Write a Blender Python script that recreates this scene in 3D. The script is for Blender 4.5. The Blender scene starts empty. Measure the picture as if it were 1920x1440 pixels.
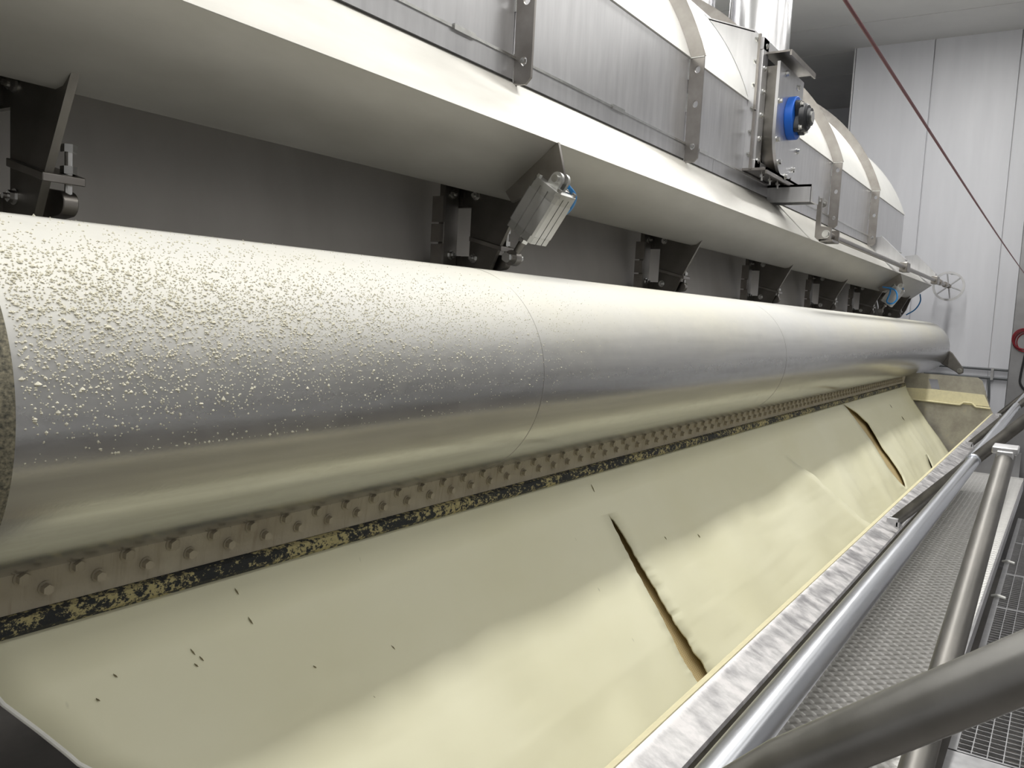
import bpy, math, random
import numpy as np
from mathutils import Vector, Matrix
from mathutils.geometry import tessellate_polygon

# ---------------------------------------------------------------- units
# The scene is laid out in drum radii (x along the machine, y into it, z up,
# origin at eye height) and converted to metres when meshes are created.
S = 0.30          # one drum radius in metres
EYE = 9.0         # eye height above the factory floor, in radii
random.seed(7)
rng = np.random.default_rng(7)
scene = bpy.context.scene
COL = scene.collection


EYE_SCALE = S          # current scale in metres (hood and housing are enlarged about the camera)


def W(p):
    return Vector((p[0] * EYE_SCALE, p[1] * EYE_SCALE, p[2] * EYE_SCALE + EYE * S))


# ---------------------------------------------------------------- camera
YAW, PITCH, ROLL, FOC = 0.580702288, 0.0883773419, -0.0535028573, 1586.61
fw = Vector((math.cos(PITCH) * math.cos(YAW), math.cos(PITCH) * math.sin(YAW), -math.sin(PITCH)))
rt = fw.cross(Vector((0, 0, 1))).normalized()
dn = fw.cross(rt)
c_, s_ = math.cos(ROLL), math.sin(ROLL)
r2 = c_ * rt + s_ * dn
d2 = -s_ * rt + c_ * dn
cam_d = bpy.data.cameras.new('camera')
cam = bpy.data.objects.new('camera', cam_d)
COL.objects.link(cam)
m = Matrix.Identity(4)
for i in range(3):
    m[i][0], m[i][1], m[i][2] = r2[i], -d2[i], -fw[i]
    m[i][3] = W((0, 0, 0))[i]
cam.matrix_world = m
cam_d.sensor_width = 36.0
cam_d.lens = 36.0 * FOC / 1920.0
cam_d.clip_start = 0.02
cam_d.clip_end = 200
scene.camera = cam

# ---------------------------------------------------------------- world, lights, exposure
world = bpy.data.worlds.new('world')
scene.world = world
world.use_nodes = True
world.node_tree.nodes['Background'].inputs[0].default_value = (0.8, 0.85, 0.9, 1)
world.node_tree.nodes['Background'].inputs[1].default_value = 0.05
scene.view_settings.view_transform = 'Standard'
scene.view_settings.look = 'None'
scene.view_settings.gamma = 1.0
scene.view_settings.use_curve_mapping = False
scene.view_settings.exposure = 0.05


def area(name, p, sx, sy, power, col=(1.0, 0.985, 0.95)):
    d = bpy.data.lights.new(name, 'AREA')
    d.shape = 'RECTANGLE'
    d.size, d.size_y = sx * S, sy * S
    d.energy = power
    d.color = col
    o = bpy.data.objects.new(name, d)
    COL.objects.link(o)
    o.location = W(p)
    return o


CEIL = 12.2
for row_y, pw, wid in ((3.9, 43, 1.0), (-2.2, 10, 2.5), (-8.5, 13, 2.5), (13.5, 11, 1.0)):
    for k in range(7):
        area('ceiling_lamp', (-5.0 + 6.0 * k, row_y, CEIL - 0.35), 4.6, wid, pw)

# ---------------------------------------------------------------- materials
MATS = {}


def nodes_of(name):
    mt = bpy.data.materials.new(name)
    mt.use_nodes = True
    nt = mt.node_tree
    b = nt.nodes['Principled BSDF']
    MATS[name] = mt
    return mt, nt, b


def N(nt, typ, **kw):
    n = nt.nodes.new(typ)
    for k, v in kw.items():
        if k.startswith('i_'):
            n.inputs[k[2:].replace('_', ' ')].default_value = v
        else:
            setattr(n, k, v)
    return n


def texco(nt, scale=(1, 1, 1), rot=(0, 0, 0)):
    t = N(nt, 'ShaderNodeTexCoord')
    mp = N(nt, 'ShaderNodeMapping')
    mp.inputs['Scale'].default_value = scale
    mp.inputs['Rotation'].default_value = rot
    nt.links.new(t.outputs['Object'], mp.inputs['Vector'])
    return mp.outputs['Vector']


def ramp(nt, fac, stops):
    r = N(nt, 'ShaderNodeValToRGB')
    while len(r.color_ramp.elements) < len(stops):
        r.color_ramp.elements.new(0.5)
    for e, (p, c) in zip(r.color_ramp.elements, stops):
        e.position = p
        e.color = (*c, 1) if len(c) == 3 else c
    nt.links.new(fac, r.inputs['Fac'])
    return r.outputs['Color']


def noise(nt, vec, scale, detail=4, rough=0.55):
    n = N(nt, 'ShaderNodeTexNoise')
    n.inputs['Scale'].default_value = scale
    n.inputs['Detail'].default_value = detail
    n.inputs['Roughness'].default_value = rough
    nt.links.new(vec, n.inputs['Vector'])
    return n.outputs['Fac']


def bump(nt, b, h, strength, dist=0.002):
    n = N(nt, 'ShaderNodeBump')
    n.inputs['Strength'].default_value = strength
    n.inputs['Distance'].default_value = dist
    nt.links.new(h, n.inputs['Height'])
    nt.links.new(n.outputs['Normal'], b.inputs['Normal'])


def g3(v):
    return (v, v, v)


def metal(name, lo, hi, rough, metallic=1.0, scale=(1, 1, 1), nscale=6.0, rvar=0.12, bmp=0.0, bscale=(1, 1, 1), bn=60):
    mt, nt, b = nodes_of(name)
    f = noise(nt, texco(nt, scale), nscale, 6)
    col = ramp(nt, f, [(0.3, lo), (0.7, hi)])
    nt.links.new(col, b.inputs['Base Color'])
    b.inputs['Metallic'].default_value = metallic
    rr = N(nt, 'ShaderNodeMapRange')
    rr.inputs['To Min'].default_value = rough - rvar / 2
    rr.inputs['To Max'].default_value = rough + rvar / 2
    nt.links.new(f, rr.inputs['Value'])
    nt.links.new(rr.outputs['Result'], b.inputs['Roughness'])
    if bmp:
        bump(nt, b, noise(nt, texco(nt, bscale), bn, 3), bmp, 0.001)
    return mt


def plain(name, col, rough=0.6, metallic=0.0, var=0.1, nscale=8):
    lo = tuple(c * (1 - var) for c in col)
    hi = tuple(min(1, c * (1 + var)) for c in col)
    return metal(name, lo, hi, rough, metallic, nscale=nscale)


metal('blasted_steel', (0.44, 0.43, 0.395), (0.52, 0.51, 0.475), 0.42, metallic=0.5, scale=(1, 3, 3), nscale=3, bmp=0.05, bn=900)
metal('panel_steel', (0.60, 0.60, 0.615), (0.70, 0.70, 0.715), 0.32, metallic=0.8, scale=(6, 6, 0.8), nscale=5, rvar=0.12)
metal('rib_steel', (0.30, 0.28, 0.26), (0.40, 0.38, 0.36), 0.33, nscale=12)
metal('dark_steel', (0.20, 0.19, 0.17), (0.28, 0.265, 0.245), 0.42, nscale=8)
metal('back_steel', (0.80, 0.77, 0.73), (0.88, 0.85, 0.81), 0.42, metallic=0.35, scale=(3, 1, 1), nscale=2.0)
metal('bolt_steel', (0.62, 0.62, 0.60), (0.78, 0.78, 0.76), 0.22, nscale=30)
metal('tube_steel', (0.38, 0.375, 0.36), (0.46, 0.455, 0.44), 0.34, scale=(1, 8, 8), nscale=3)
metal('dark_tube', (0.16, 0.155, 0.145), (0.24, 0.23, 0.215), 0.46, scale=(1, 8, 8), nscale=3)
metal('bright_tube', (0.56, 0.58, 0.62), (0.66, 0.68, 0.72), 0.30, scale=(0.5, 8, 8), nscale=4)
metal('duct_steel', (0.78, 0.78, 0.80), (0.86, 0.86, 0.88), 0.24, scale=(1, 1, 0.4), nscale=3)
metal('cylinder_alloy', (0.62, 0.62, 0.61), (0.70, 0.70, 0.69), 0.42, metallic=0.85, nscale=20)
metal('cast_alloy', (0.52, 0.52, 0.50), (0.64, 0.64, 0.62), 0.40, metallic=0.9, nscale=25)
metal('tread_alloy', (0.86, 0.85, 0.83), (0.93, 0.92, 0.90), 0.36, metallic=0.25, nscale=10, rvar=0.08)
metal('galvanised', (0.60, 0.60, 0.61), (0.72, 0.72, 0.73), 0.38, nscale=20, rvar=0.2)
plain('dome_white', (0.80, 0.80, 0.77), 0.5, 0.35, 0.03)
plain('blue_plastic', (0.01, 0.13, 0.62), 0.45)
plain('blue_hose', (0.02, 0.22, 0.55), 0.35)
plain('black_cast', (0.018, 0.02, 0.024), 0.45)
plain('black_cable', (0.012, 0.012, 0.014), 0.4)
plain('red_cord', (0.17, 0.012, 0.02), 0.35, 0, 0.2)
plain('red_cable', (0.20, 0.012, 0.02), 0.4)
plain('white_plastic', (0.75, 0.75, 0.72), 0.4)
plain('wall_white', (0.80, 0.80, 0.82), 0.42, 0, 0.03, 2)
plain('room_wall', (0.50, 0.50, 0.51), 0.5, 0, 0.04, 2)
plain('ceiling_grey', (0.76, 0.76, 0.75), 0.55, 0, 0.04, 2)
plain('floor_grey', (0.16, 0.15, 0.14), 0.6, 0, 0.2, 3)
plain('column_grey', (0.30, 0.30, 0.31), 0.4, 0.6, 0.12, 5)
plain('flour', (0.80, 0.77, 0.64), 0.9, 0, 0.05, 40)
plain('powder', (0.78, 0.72, 0.48), 0.9, 0, 0.06, 40)
plain('pipe_grey', (0.16, 0.17, 0.18), 0.4, 0.3)

# wall panel: fine vertical pressed lines
mt, nt, b = nodes_of('wall_panel')
v = texco(nt)
w = N(nt, 'ShaderNodeTexWave', wave_type='BANDS', bands_direction='Y')
w.inputs['Scale'].default_value = 7.0
nt.links.new(v, w.inputs['Vector'])
bump(nt, b, w.outputs['Fac'], 0.12, 0.002)
nt.links.new(ramp(nt, noise(nt, texco(nt, (1, 4, 0.5)), 1.6), [(0.3, (0.80, 0.81, 0.86)), (0.7, (0.86, 0.87, 0.92))]), b.inputs['Base Color'])
b.inputs['Roughness'].default_value = 0.42

# drum: smooth steel under a skin of dried product, floury where powder has settled
mt, nt, b = nodes_of('drum_steel')
v = texco(nt)
sep = N(nt, 'ShaderNodeSeparateXYZ')
nt.links.new(v, sep.inputs['Vector'])
geo = N(nt, 'ShaderNodeNewGeometry')
sepn = N(nt, 'ShaderNodeSeparateXYZ')
nt.links.new(geo.outputs['Normal'], sepn.inputs['Vector'])
up = N(nt, 'ShaderNodeMapRange', interpolation_type='SMOOTHSTEP')
up.inputs['From Min'].default_value = -0.25
up.inputs['From Max'].default_value = 0.85
nt.links.new(sepn.outputs['Z'], up.inputs['Value'])
nz = noise(nt, texco(nt, (1, 2, 2)), 14, 8, 0.7)
mul = N(nt, 'ShaderNodeMath', operation='MULTIPLY_ADD')
nt.links.new(nz, mul.inputs[0])
mul.inputs[1].default_value = 0.5
mul.inputs[2].default_value = -0.25
add = N(nt, 'ShaderNodeMath', operation='ADD', use_clamp=True)
nt.links.new(up.outputs['Result'], add.inputs[0])
nt.links.new(mul.outputs[0], add.inputs[1])
steel_c = ramp(nt, noise(nt, texco(nt, (0.6, 12, 12)), 3, 6), [(0.25, (0.42, 0.42, 0.42)), (0.75, (0.56, 0.56, 0.56))])
dust_c = ramp(nt, noise(nt, texco(nt, (0.7, 1, 1)), 1.3, 3), [(0.35, (0.66, 0.66, 0.64)), (0.7, (0.70, 0.68, 0.585))])
mix = N(nt, 'ShaderNodeMixRGB')
nt.links.new(add.outputs[0], mix.inputs['Fac'])
nt.links.new(steel_c, mix.inputs['Color1'])
nt.links.new(dust_c, mix.inputs['Color2'])
nt.links.new(mix.outputs['Color'], b.inputs['Base Color'])
mr = N(nt, 'ShaderNodeMapRange')
mr.inputs['To Min'].default_value = 0.92
mr.inputs['To Max'].default_value = 0.1
nt.links.new(add.outputs[0], mr.inputs['Value'])
nt.links.new(mr.outputs['Result'], b.inputs['Metallic'])
mr2 = N(nt, 'ShaderNodeMapRange')
mr2.inputs['To Min'].default_value = 0.22
mr2.inputs['To Max'].default_value = 0.6
nt.links.new(add.outputs[0], mr2.inputs['Value'])
nt.links.new(mr2.outputs['Result'], b.inputs['Roughness'])
bump(nt, b, noise(nt, texco(nt), 160, 4), 0.10, 0.001)

# rough scorched band at the drum's end
metal('drum_band', (0.06, 0.06, 0.05), (0.34, 0.31, 0.22), 0.9, 0.0, nscale=180, bmp=0.6, bn=220)

# dried sheet
mt, nt, b = nodes_of('product_film')
f1 = noise(nt, texco(nt, (0.8, 1.2, 1.2)), 1.6, 4)
c1 = ramp(nt, f1, [(0.3, (0.735, 0.715, 0.51)), (0.7, (0.785, 0.77, 0.585))])
sp = N(nt, 'ShaderNodeTexVoronoi', feature='F1')
sp.inputs['Scale'].default_value = 5.0
nt.links.new(texco(nt, (1.6, 1, 0.5)), sp.inputs['Vector'])
fr = ramp(nt, sp.outputs['Distance'], [(0.0, g3(0.35)), (0.035, g3(1.0))])
mx = N(nt, 'ShaderNodeMixRGB', blend_type='MULTIPLY')
mx.inputs['Fac'].default_value = 0.55
nt.links.new(c1, mx.inputs['Color1'])
nt.links.new(fr, mx.inputs['Color2'])
nt.links.new(mx.outputs['Color'], b.inputs['Base Color'])
b.inputs['Roughness'].default_value = 0.5
bump(nt, b, noise(nt, texco(nt), 26, 5), 0.06, 0.004)

# knife holder: steel caked in dust with rusty runs
mt, nt, b = nodes_of('caked_steel')
run = noise(nt, texco(nt, (9, 0.8, 0.8)), 5, 5, 0.7)
base = ramp(nt, noise(nt, texco(nt), 7, 6), [(0.3, (0.40, 0.355, 0.27)), (0.7, (0.50, 0.46, 0.36))])
rc = ramp(nt, run, [(0.52, g3(1)), (0.8, (0.5, 0.4, 0.3))])
mx = N(nt, 'ShaderNodeMixRGB', blend_type='MULTIPLY')
mx.inputs['Fac'].default_value = 0.6
nt.links.new(base, mx.inputs['Color1'])
nt.links.new(rc, mx.inputs['Color2'])
nt.links.new(mx.outputs['Color'], b.inputs['Base Color'])
b.inputs['Roughness'].default_value = 0.75
bump(nt, b, noise(nt, texco(nt), 90, 6), 0.35, 0.003)

# black bar crusted with yellow meal
mt, nt, b = nodes_of('crusted_black')
f = noise(nt, texco(nt, (1, 1.3, 1.3)), 60, 8, 0.75)
big = noise(nt, texco(nt, (1, 1, 1)), 4.0, 2)
ad = N(nt, 'ShaderNodeMath', operation='MULTIPLY_ADD')
nt.links.new(big, ad.inputs[0])
ad.inputs[1].default_value = 0.35
nt.links.new(f, ad.inputs[2])
nt.links.new(ramp(nt, ad.outputs[0], [(0.69, (0.018, 0.022, 0.026)), (0.72, (0.50, 0.44, 0.22))]), b.inputs['Base Color'])
b.inputs['Roughness'].default_value = 0.7
bump(nt, b, ad.outputs[0], 0.8, 0.006)

# woven brown mesh of the belt behind the film
mt, nt, b = nodes_of('belt_mesh')
ck = N(nt, 'ShaderNodeTexChecker')
ck.inputs['Scale'].default_value = 160
ck.inputs['Color1'].default_value = (0.58, 0.46, 0.25, 1)
ck.inputs['Color2'].default_value = (0.40, 0.31, 0.15, 1)
nt.links.new(texco(nt, (1, 1, 1)), ck.inputs['Vector'])
nt.links.new(ck.outputs['Color'], b.inputs['Base Color'])
b.inputs['Roughness'].default_value = 0.7

# rim: galvanised with wiped, blotchy streaks
mt, nt, b = nodes_of('rim_steel')
f = noise(nt, texco(nt, (1.3, 0.8, 0.7)), 17, 7, 0.68)
nt.links.new(ramp(nt, f, [(0.36, (0.40, 0.39, 0.40)), (0.52, (0.58, 0.57, 0.57)), (0.62, (0.70, 0.68, 0.68))]), b.inputs['Base Color'])
nt.links.new(ramp(nt, f, [(0.4, g3(0.36)), (0.65, g3(0.62))]), b.inputs['Roughness'])
b.inputs['Metallic'].default_value = 0.85

# end plate with meal clinging to it
mt, nt, b = nodes_of('mealy_plate')
f = noise(nt, texco(nt), 5, 6, 0.7)
nt.links.new(ramp(nt, f, [(0.35, (0.30, 0.28, 0.24)), (0.6, (0.42, 0.40, 0.34)), (0.75, (0.55, 0.49, 0.31))]), b.inputs['Base Color'])
b.inputs['Roughness'].default_value = 0.55
b.inputs['Metallic'].default_value = 0.3


# ---------------------------------------------------------------- mesh building
class MB:
    def __init__(s):
        s.v, s.f, s.n = [], [], 0

    def add(s, verts, faces):
        s.v.append(np.asarray(verts, float).reshape(-1, 3))
        s.f.extend([tuple(i + s.n for i in f) for f in faces])
        s.n += len(s.v[-1])
        return s

    def box(s, x0, x1, y0, y1, z0, z1):
        vs = [(x, y, z) for x in (x0, x1) for y in (y0, y1) for z in (z0, z1)]
        return s.add(vs, [(0, 1, 3, 2), (4, 6, 7, 5), (0, 4, 5, 1), (2, 3, 7, 6), (0, 2, 6, 4), (1, 5, 7, 3)])

    def prism(s, poly, o, a, b, ext, holes=()):
        """poly (2D) in plane o + p*a + q*b, extruded by vector ext; holes are 2D loops."""
        o, a, b, ext = (np.array(t, float) for t in (o, a, b, ext))
        loops = [list(poly)] + [list(h) for h in holes]
        flat = [p for l in loops for p in l]
        base = np.array([o + p[0] * a + p[1] * b for p in flat])
        n = len(flat)
        vs = np.vstack([base, base + ext])
        if holes:
            tris = tessellate_polygon([[Vector((p[0], p[1], 0)) for p in l] for l in loops])
            fs = [tuple(t) for t in tris] + [tuple(i + n for i in reversed(t)) for t in tris]
        else:
            fs = [tuple(range(n)), tuple(range(2 * n - 1, n - 1, -1))]
        k = 0
        for l in loops:
            m_ = len(l)
            for i in range(m_):
                j = (i + 1) % m_
                fs.append((k + i, k + j, n + k + j, n + k + i))
            k += m_
        return s.add(vs, fs)

    def yz(s, poly, x0, x1, holes=()):
        return s.prism(poly, (x0, 0, 0), (0, 1, 0), (0, 0, 1), (x1 - x0, 0, 0), holes)

    def xz(s, poly, y0, y1, holes=()):
        return s.prism(poly, (0, y0, 0), (1, 0, 0), (0, 0, 1), (0, y1 - y0, 0), holes)

    def tube(s, pts, r, n=16, caps=True, rs=None):
        pts = [np.array(p, float) for p in pts]
        rings, prev = [], None
        for i, p in enumerate(pts):
            if i == 0:
                t = pts[1] - p
            elif i == len(pts) - 1:
                t = p - pts[i - 1]
            else:
                t = (pts[i + 1] - p) / np.linalg.norm(pts[i + 1] - p) + (p - pts[i - 1]) / np.linalg.norm(p - pts[i - 1])
            t = t / np.linalg.norm(t)
            if prev is None:
                u = np.cross(t, (0, 0, 1.0))
                if np.linalg.norm(u) < 1e-3:
                    u = np.cross(t, (0, 1.0, 0))
            else:
                u = prev - t * np.dot(prev, t)
            u /= np.linalg.norm(u)
            prev = u
            w_ = np.cross(t, u)
            rr = rs[i] if rs is not None else r
            a = np.arange(n) * 2 * math.pi / n + (math.pi / n)
            rings.append(p + rr * (np.cos(a)[:, None] * u + np.sin(a)[:, None] * w_))
        fs = []
        for i in range(len(pts) - 1):
            for j in range(n):
                k = (j + 1) % n
                fs.append((i * n + j, i * n + k, (i + 1) * n + k, (i + 1) * n + j))
        if caps:
            fs.append(tuple(range(n - 1, -1, -1)))
            fs.append(tuple(range((len(pts) - 1) * n, len(pts) * n)))
        return s.add(np.vstack(rings), fs)

    def lathe(s, o, d, prof, n=24):
        """prof = [(distance along d, radius)...]"""
        o, d = np.array(o, float), np.array(d, float)
        d = d / np.linalg.norm(d)
        return s.tube([o + d * max(0, a) + d * (i * 1e-6) for i, (a, r) in enumerate(prof)], 1, n, True, [max(r, 1e-4) for a, r in prof])

    def hexbolt(s, p, d, r=0.04, h=0.035, washer=True, shank=0.0):
        p, d = np.array(p, float), np.array(d, float)
        d = d / np.linalg.norm(d)
        if washer:
            s.tube([p - d * 0.004, p + d * 0.010], r * 1.35, 14)
            p = p + d * 0.010
        s.tube([p, p + d * h], r, 6)
        if shank:
            s.tube([p + d * h, p + d * (h + shank)], r * 0.5, 8)
        return s

    def ring(s, c, ax, R, r, n=36, m=10):
        c = np.array(c, float)
        ax = np.array(ax, float) / np.linalg.norm(ax)
        u = np.cross(ax, (0, 0, 1.0))
        if np.linalg.norm(u) < 1e-3:
            u = np.array((1.0, 0, 0))
        u /= np.linalg.norm(u)
        w_ = np.cross(ax, u)
        vs, fs = [], []
        for i in range(n):
            a = 2 * math.pi * i / n
            e = math.cos(a) * u + math.sin(a) * w_
            for j in range(m):
                q = 2 * math.pi * j / m
                vs.append(c + e * (R + r * math.cos(q)) + ax * r * math.sin(q))
        for i in range(n):
            for j in range(m):
                fs.append((i * m + j, ((i + 1) % n) * m + j, ((i + 1) % n) * m + (j + 1) % m, i * m + (j + 1) % m))
        return s.add(vs, fs)


def mesh(name, mb, mat, origin, smooth=True, angle=35, bevel=0):
    me = bpy.data.meshes.new(name)
    vs = (np.vstack(mb.v) - np.array(origin)) * EYE_SCALE
    me.from_pydata(vs.tolist(), [], mb.f)
    me.update()
    import bmesh
    if len(mb.f) < 60000:
        bm = bmesh.new()
        bm.from_mesh(me)
        bmesh.ops.recalc_face_normals(bm, faces=bm.faces)
        bm.to_mesh(me)
        bm.free()
    me.materials.append(MATS[mat])
    if smooth:
        me.polygons.foreach_set('use_smooth', [True] * len(me.polygons))
        me.set_sharp_from_angle(angle=math.radians(angle))
    return me


def smooth_path(pts, n=6):
    P = [np.array(p, float) for p in pts]
    P = [2 * P[0] - P[1]] + P + [2 * P[-1] - P[-2]]
    out = []
    for a, b_, c, d in zip(P, P[1:], P[2:], P[3:]):
        for k in range(n):
            t = k / n
            out.append(0.5 * (2 * b_ + (c - a) * t + (2 * a - 5 * b_ + 4 * c - d) * t * t + (3 * b_ - a - 3 * c + d) * t ** 3))
    return out + [P[-2]]


def thing(name, label, cat, base, group=None, kind=None):
    o = bpy.data.objects.new(name, None)
    COL.objects.link(o)
    o.empty_display_size = 0.05
    o.location = W(base)
    o['_b'] = list(base)
    if label:
        o['label'] = label
    if cat:
        o['category'] = cat
    if group:
        o['group'] = group
    if kind:
        o['kind'] = kind
    return o


def base_of(o):
    while o.parent:
        o = o.parent
    return tuple(o['_b'])


def part(name, mb, mat, parent, label=None, kind=None, smooth=True, angle=35, bevel=0):
    b_ = base_of(parent)
    o = bpy.data.objects.new(name, mesh(name, mb, mat, b_, smooth, angle))
    COL.objects.link(o)
    o.parent = parent
    if label:
        o['label'] = label
    if kind:
        o['kind'] = kind
    if bevel:
        md = o.modifiers.new('bevel', 'BEVEL')
        md.width = bevel * EYE_SCALE
        md.segments = 2
        md.limit_method = 'ANGLE'
    return o


def copy_part(src, parent, d):
    """another piece with the same mesh, moved by d (radii)"""
    o = src.copy()
    COL.objects.link(o)
    o.parent = parent
    o.location = Vector(src.location) + Vector(d) * EYE_SCALE
    return o


def copy_thing(root, d, label):
    r = root.copy()
    COL.objects.link(r)
    r.location = Vector(root.location) + Vector(d) * EYE_SCALE
    r['label'] = label
    for ch in list(root.children):
        c = ch.copy()
        COL.objects.link(c)
        c.parent = r
        for g in list(ch.children):
            e = g.copy()
            COL.objects.link(e)
            e.parent = c
    return r


def solo(name, mb, mat, label, cat, base, group=None, kind=None, **kw):
    o = bpy.data.objects.new(name, mesh(name, mb, mat, base, **kw))
    COL.objects.link(o)
    o.location = W(base)
    o['_b'] = list(base)
    if label:
        o['label'] = label
    if cat:
        o['category'] = cat
    if group:
        o['group'] = group
    if kind:
        o['kind'] = kind
    return o


def arc(cy, cz, r, a0, a1, n):
    return [(cy + r * math.cos(math.radians(a0 + (a1 - a0) * i / n)), cz + r * math.sin(math.radians(a0 + (a1 - a0) * i / n))) for i in range(n + 1)]


# ================================================================ ROOM
XN, XW, XB = -14.0, 40.0, 50.5     # near wall, panelled far wall, deeper wall
YF, YB = -16.0, 20.0
FL = -EYE
solo('floor', MB().box(XN, XB + 1, YF, YB, FL - 0.3, FL), 'floor_grey', None, None, (0, 0, FL), kind='structure')

# ceiling of long boards lying across the machine
cl = solo('ceiling', MB().box(XN, XB + 1, YF, YB, CEIL + 0.12, CEIL + 0.4), 'ceiling_grey', None, None, (0, 0, CEIL), kind='structure')
x = 40.35
xs = [x + 3.55 * k for k in range(-15, 4)]
first = None
for a, bx in zip(xs[:-1], xs[1:]):
    if first is None:
        first = part('ceiling_board', MB().box(a + 0.03, bx - 0.03, YF, YB, CEIL, CEIL + 0.14), 'ceiling_grey', cl)
    else:
        copy_part(first, cl, (a - xs[0], 0, 0))

# panelled wall at the far end, its left edge standing free
wr = solo('wall_right', MB().box(XW + 0.12, XW + 0.55, YF, 9.1, FL, CEIL), 'wall_white', None, None, (XW, 0, FL), kind='structure')
ys = [9.1, 5.94] + [5.94 - 3.17 * k for k in range(1, 7)]
for a, b_ in zip(ys[:-1], ys[1:]):
    part('wall_panel', MB().box(XW, XW + 0.14, b_ + 0.025, a - 0.025, FL, CEIL), 'wall_panel', wr)
part('edge_trim', MB().box(XW - 0.03, XW + 0.6, 9.1, 9.16, FL, CEIL), 'wall_white', wr)
solo('wall_far', MB().box(XB, XB + 0.4, YF, YB, FL, CEIL), 'wall_panel', None, None, (XB, 0, FL), kind='structure')
solo('wall_back', MB().box(XN, XB, YB, YB + 0.4, FL, CEIL), 'room_wall', None, None, (0, YB, FL), kind='structure')
solo('wall_front', MB().box(XN, XB, YF - 0.4, YF, FL, CEIL), 'room_wall', None, None, (0, YF, FL), kind='structure')
solo('wall_left', MB().box(XN - 0.4, XN, YF, YB, FL, CEIL), 'room_wall', None, None, (XN, 0, FL), kind='structure')

# two thin pipes along the far wall
pp = thing('wall_pipes', 'two thin dark pipes running level along the white panelled wall', 'pipe', (XW - 0.2, 3, -1.9))
for z, r in ((-1.42, 0.05), (-1.78, 0.06)):
    part('pipe', MB().tube([(XW - 0.15, 6.5, z), (XW - 0.15, 1.0, z)], r, 10), 'pipe_grey', pp)
for y in (5.2, 2.62):
    part('pipe_clip', MB().box(XW - 0.24, XW, y - 0.05, y + 0.05, -1.85, -1.35), 'galvanised', pp)
part('drop_pipe', MB().tube([(XW - 0.15, 2.72, -1.8), (XW - 0.15, 2.66, -2.5), (XW - 0.15, 2.66, -4.6)], 0.05, 10), 'pipe_grey', pp)

# grey column at the right edge with coiled red cable and black cable
co = thing('steel_column', 'tall grey steel column in front of the far wall at the right edge', 'column', (38, 1.2, FL))
part('column_body', MB().box(37.6, 38.4, 0.3, 1.95, FL, CEIL), 'column_grey', co, bevel=0.03)
part('base_plate', MB().box(37.3, 38.7, 0.0, 2.2, FL, FL + 0.1), 'column_grey', co)
rc_ = MB()
for k in range(5):
    rc_.ring((37.5, 1.42 + 0.03 * k, -0.22 + 0.03 * k), (1, 0.15 * (k - 2), 0.05), 0.36 + 0.03 * (k % 3), 0.022, 28, 6)
solo('cable_coil', rc_, 'red_cable', 'red cable coiled on the grey column at the right edge', 'cable', (37.5, 1.42, -0.2))
solo('black_cable', MB().tube(smooth_path([(37.53, 1.42, 1.2), (37.53, 1.44, -0.5), (37.53, 1.52, -1.5), (37.53, 1.5, -1.8), (37.53, 1.3, -2.05), (37.53, 1.0, -2.15)]), 0.04, 8),
     'black_cable', 'black cable hanging down the grey column below the red coil', 'cable', (37.53, 1.4, -1))

# ================================================================ DRUM
DY, DZ = 4.954, -0.623
X0D, X1D = 1.945, 37.0
dr = thing('drying_drum', 'huge long horizontal steel drum dusted with pale flour', 'drum', (20, DY, DZ))
part('drum_shell', MB().lathe((X0D, DY, DZ), (1, 0, 0), [(0, 0.9)] + [(i * (X1D - X0D - 0.05) / 60.0, 1.0) for i in range(61)] + [(X1D - X0D, 0.97), (X1D - X0D, 0.3)], 160), 'drum_steel', dr)
part('end_band', MB().lathe((-6.0, DY, DZ), (1, 0, 0), [(0, 0.9), (0, 1.004), (4, 1.004), (5.5, 1.004), (6 + X0D, 1.004), (6 + X0D, 0.9)], 160), 'drum_band', dr, 'dark gritty end band of the drum')
part('axle', MB().tube([(-8, DY, DZ), (38.5, DY, DZ)], 0.28, 20), 'dark_steel', dr)
part('weld_seam', MB().ring((6.55, DY, DZ), (1, 0, 0), 1.0, 0.0022, 160, 6), 'rib_steel', dr, 'hairline seam around the drum')
part('weld_seam', MB().ring((14.35, DY, DZ), (1, 0, 0), 1.0, 0.0022, 160, 6), 'rib_steel', dr, 'hairline seam around the drum')
# crumbs clinging to the near part of the shell
nC = 12000
gx = X0D + 0.03 + np.abs(rng.normal(0, 1, nC)) * 2.4
th = np.radians(np.clip(rng.normal(150, 17, nC), 95, 192))
rad = (rng.gamma(2.0, 0.0011, nC) + 0.0022) * np.clip(1.15 - (gx - 3.0) * 0.11, 0.35, 1.2)
keep = gx < 10
gx, th, rad = gx[keep], th[keep], rad[keep]
oc = np.array([(1, 0, 0), (-1, 0, 0), (0, 1, 0), (0, -1, 0), (0, 0, 1), (0, 0, -1)], float)
of = [(0, 2, 4), (2, 1, 4), (1, 3, 4), (3, 0, 4), (2, 0, 5), (1, 2, 5), (3, 1, 5), (0, 3, 5)]
cb = MB()
cen = np.c_[gx, DY + 1.001 * np.cos(th), DZ + 1.001 * np.sin(th)]
for c0, r0 in zip(cen, rad):
    cb.add(c0 + oc * r0 * rng.uniform(0.6, 1.5, (6, 1)), of)
part('flour_crumbs', cb, 'flour', dr, 'pale crumbs of flour clinging to the drum', kind='stuff', smooth=False)
# arm at the far end of the drum
part('end_arm', MB().yz([(4.1, -0.62), (3.86, -0.80), (3.42, -1.38), (3.42, -1.55), (3.55, -1.62), (3.72, -1.5), (4.3, -1.2)], 37.05, 37.2), 'dark_steel', dr, bevel=0.02)
part('arm_bolt', MB().hexbolt((37.05, 3.54, -1.46), (-1, 0, 0), 0.07, 0.07), 'bolt_steel', dr)

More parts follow.
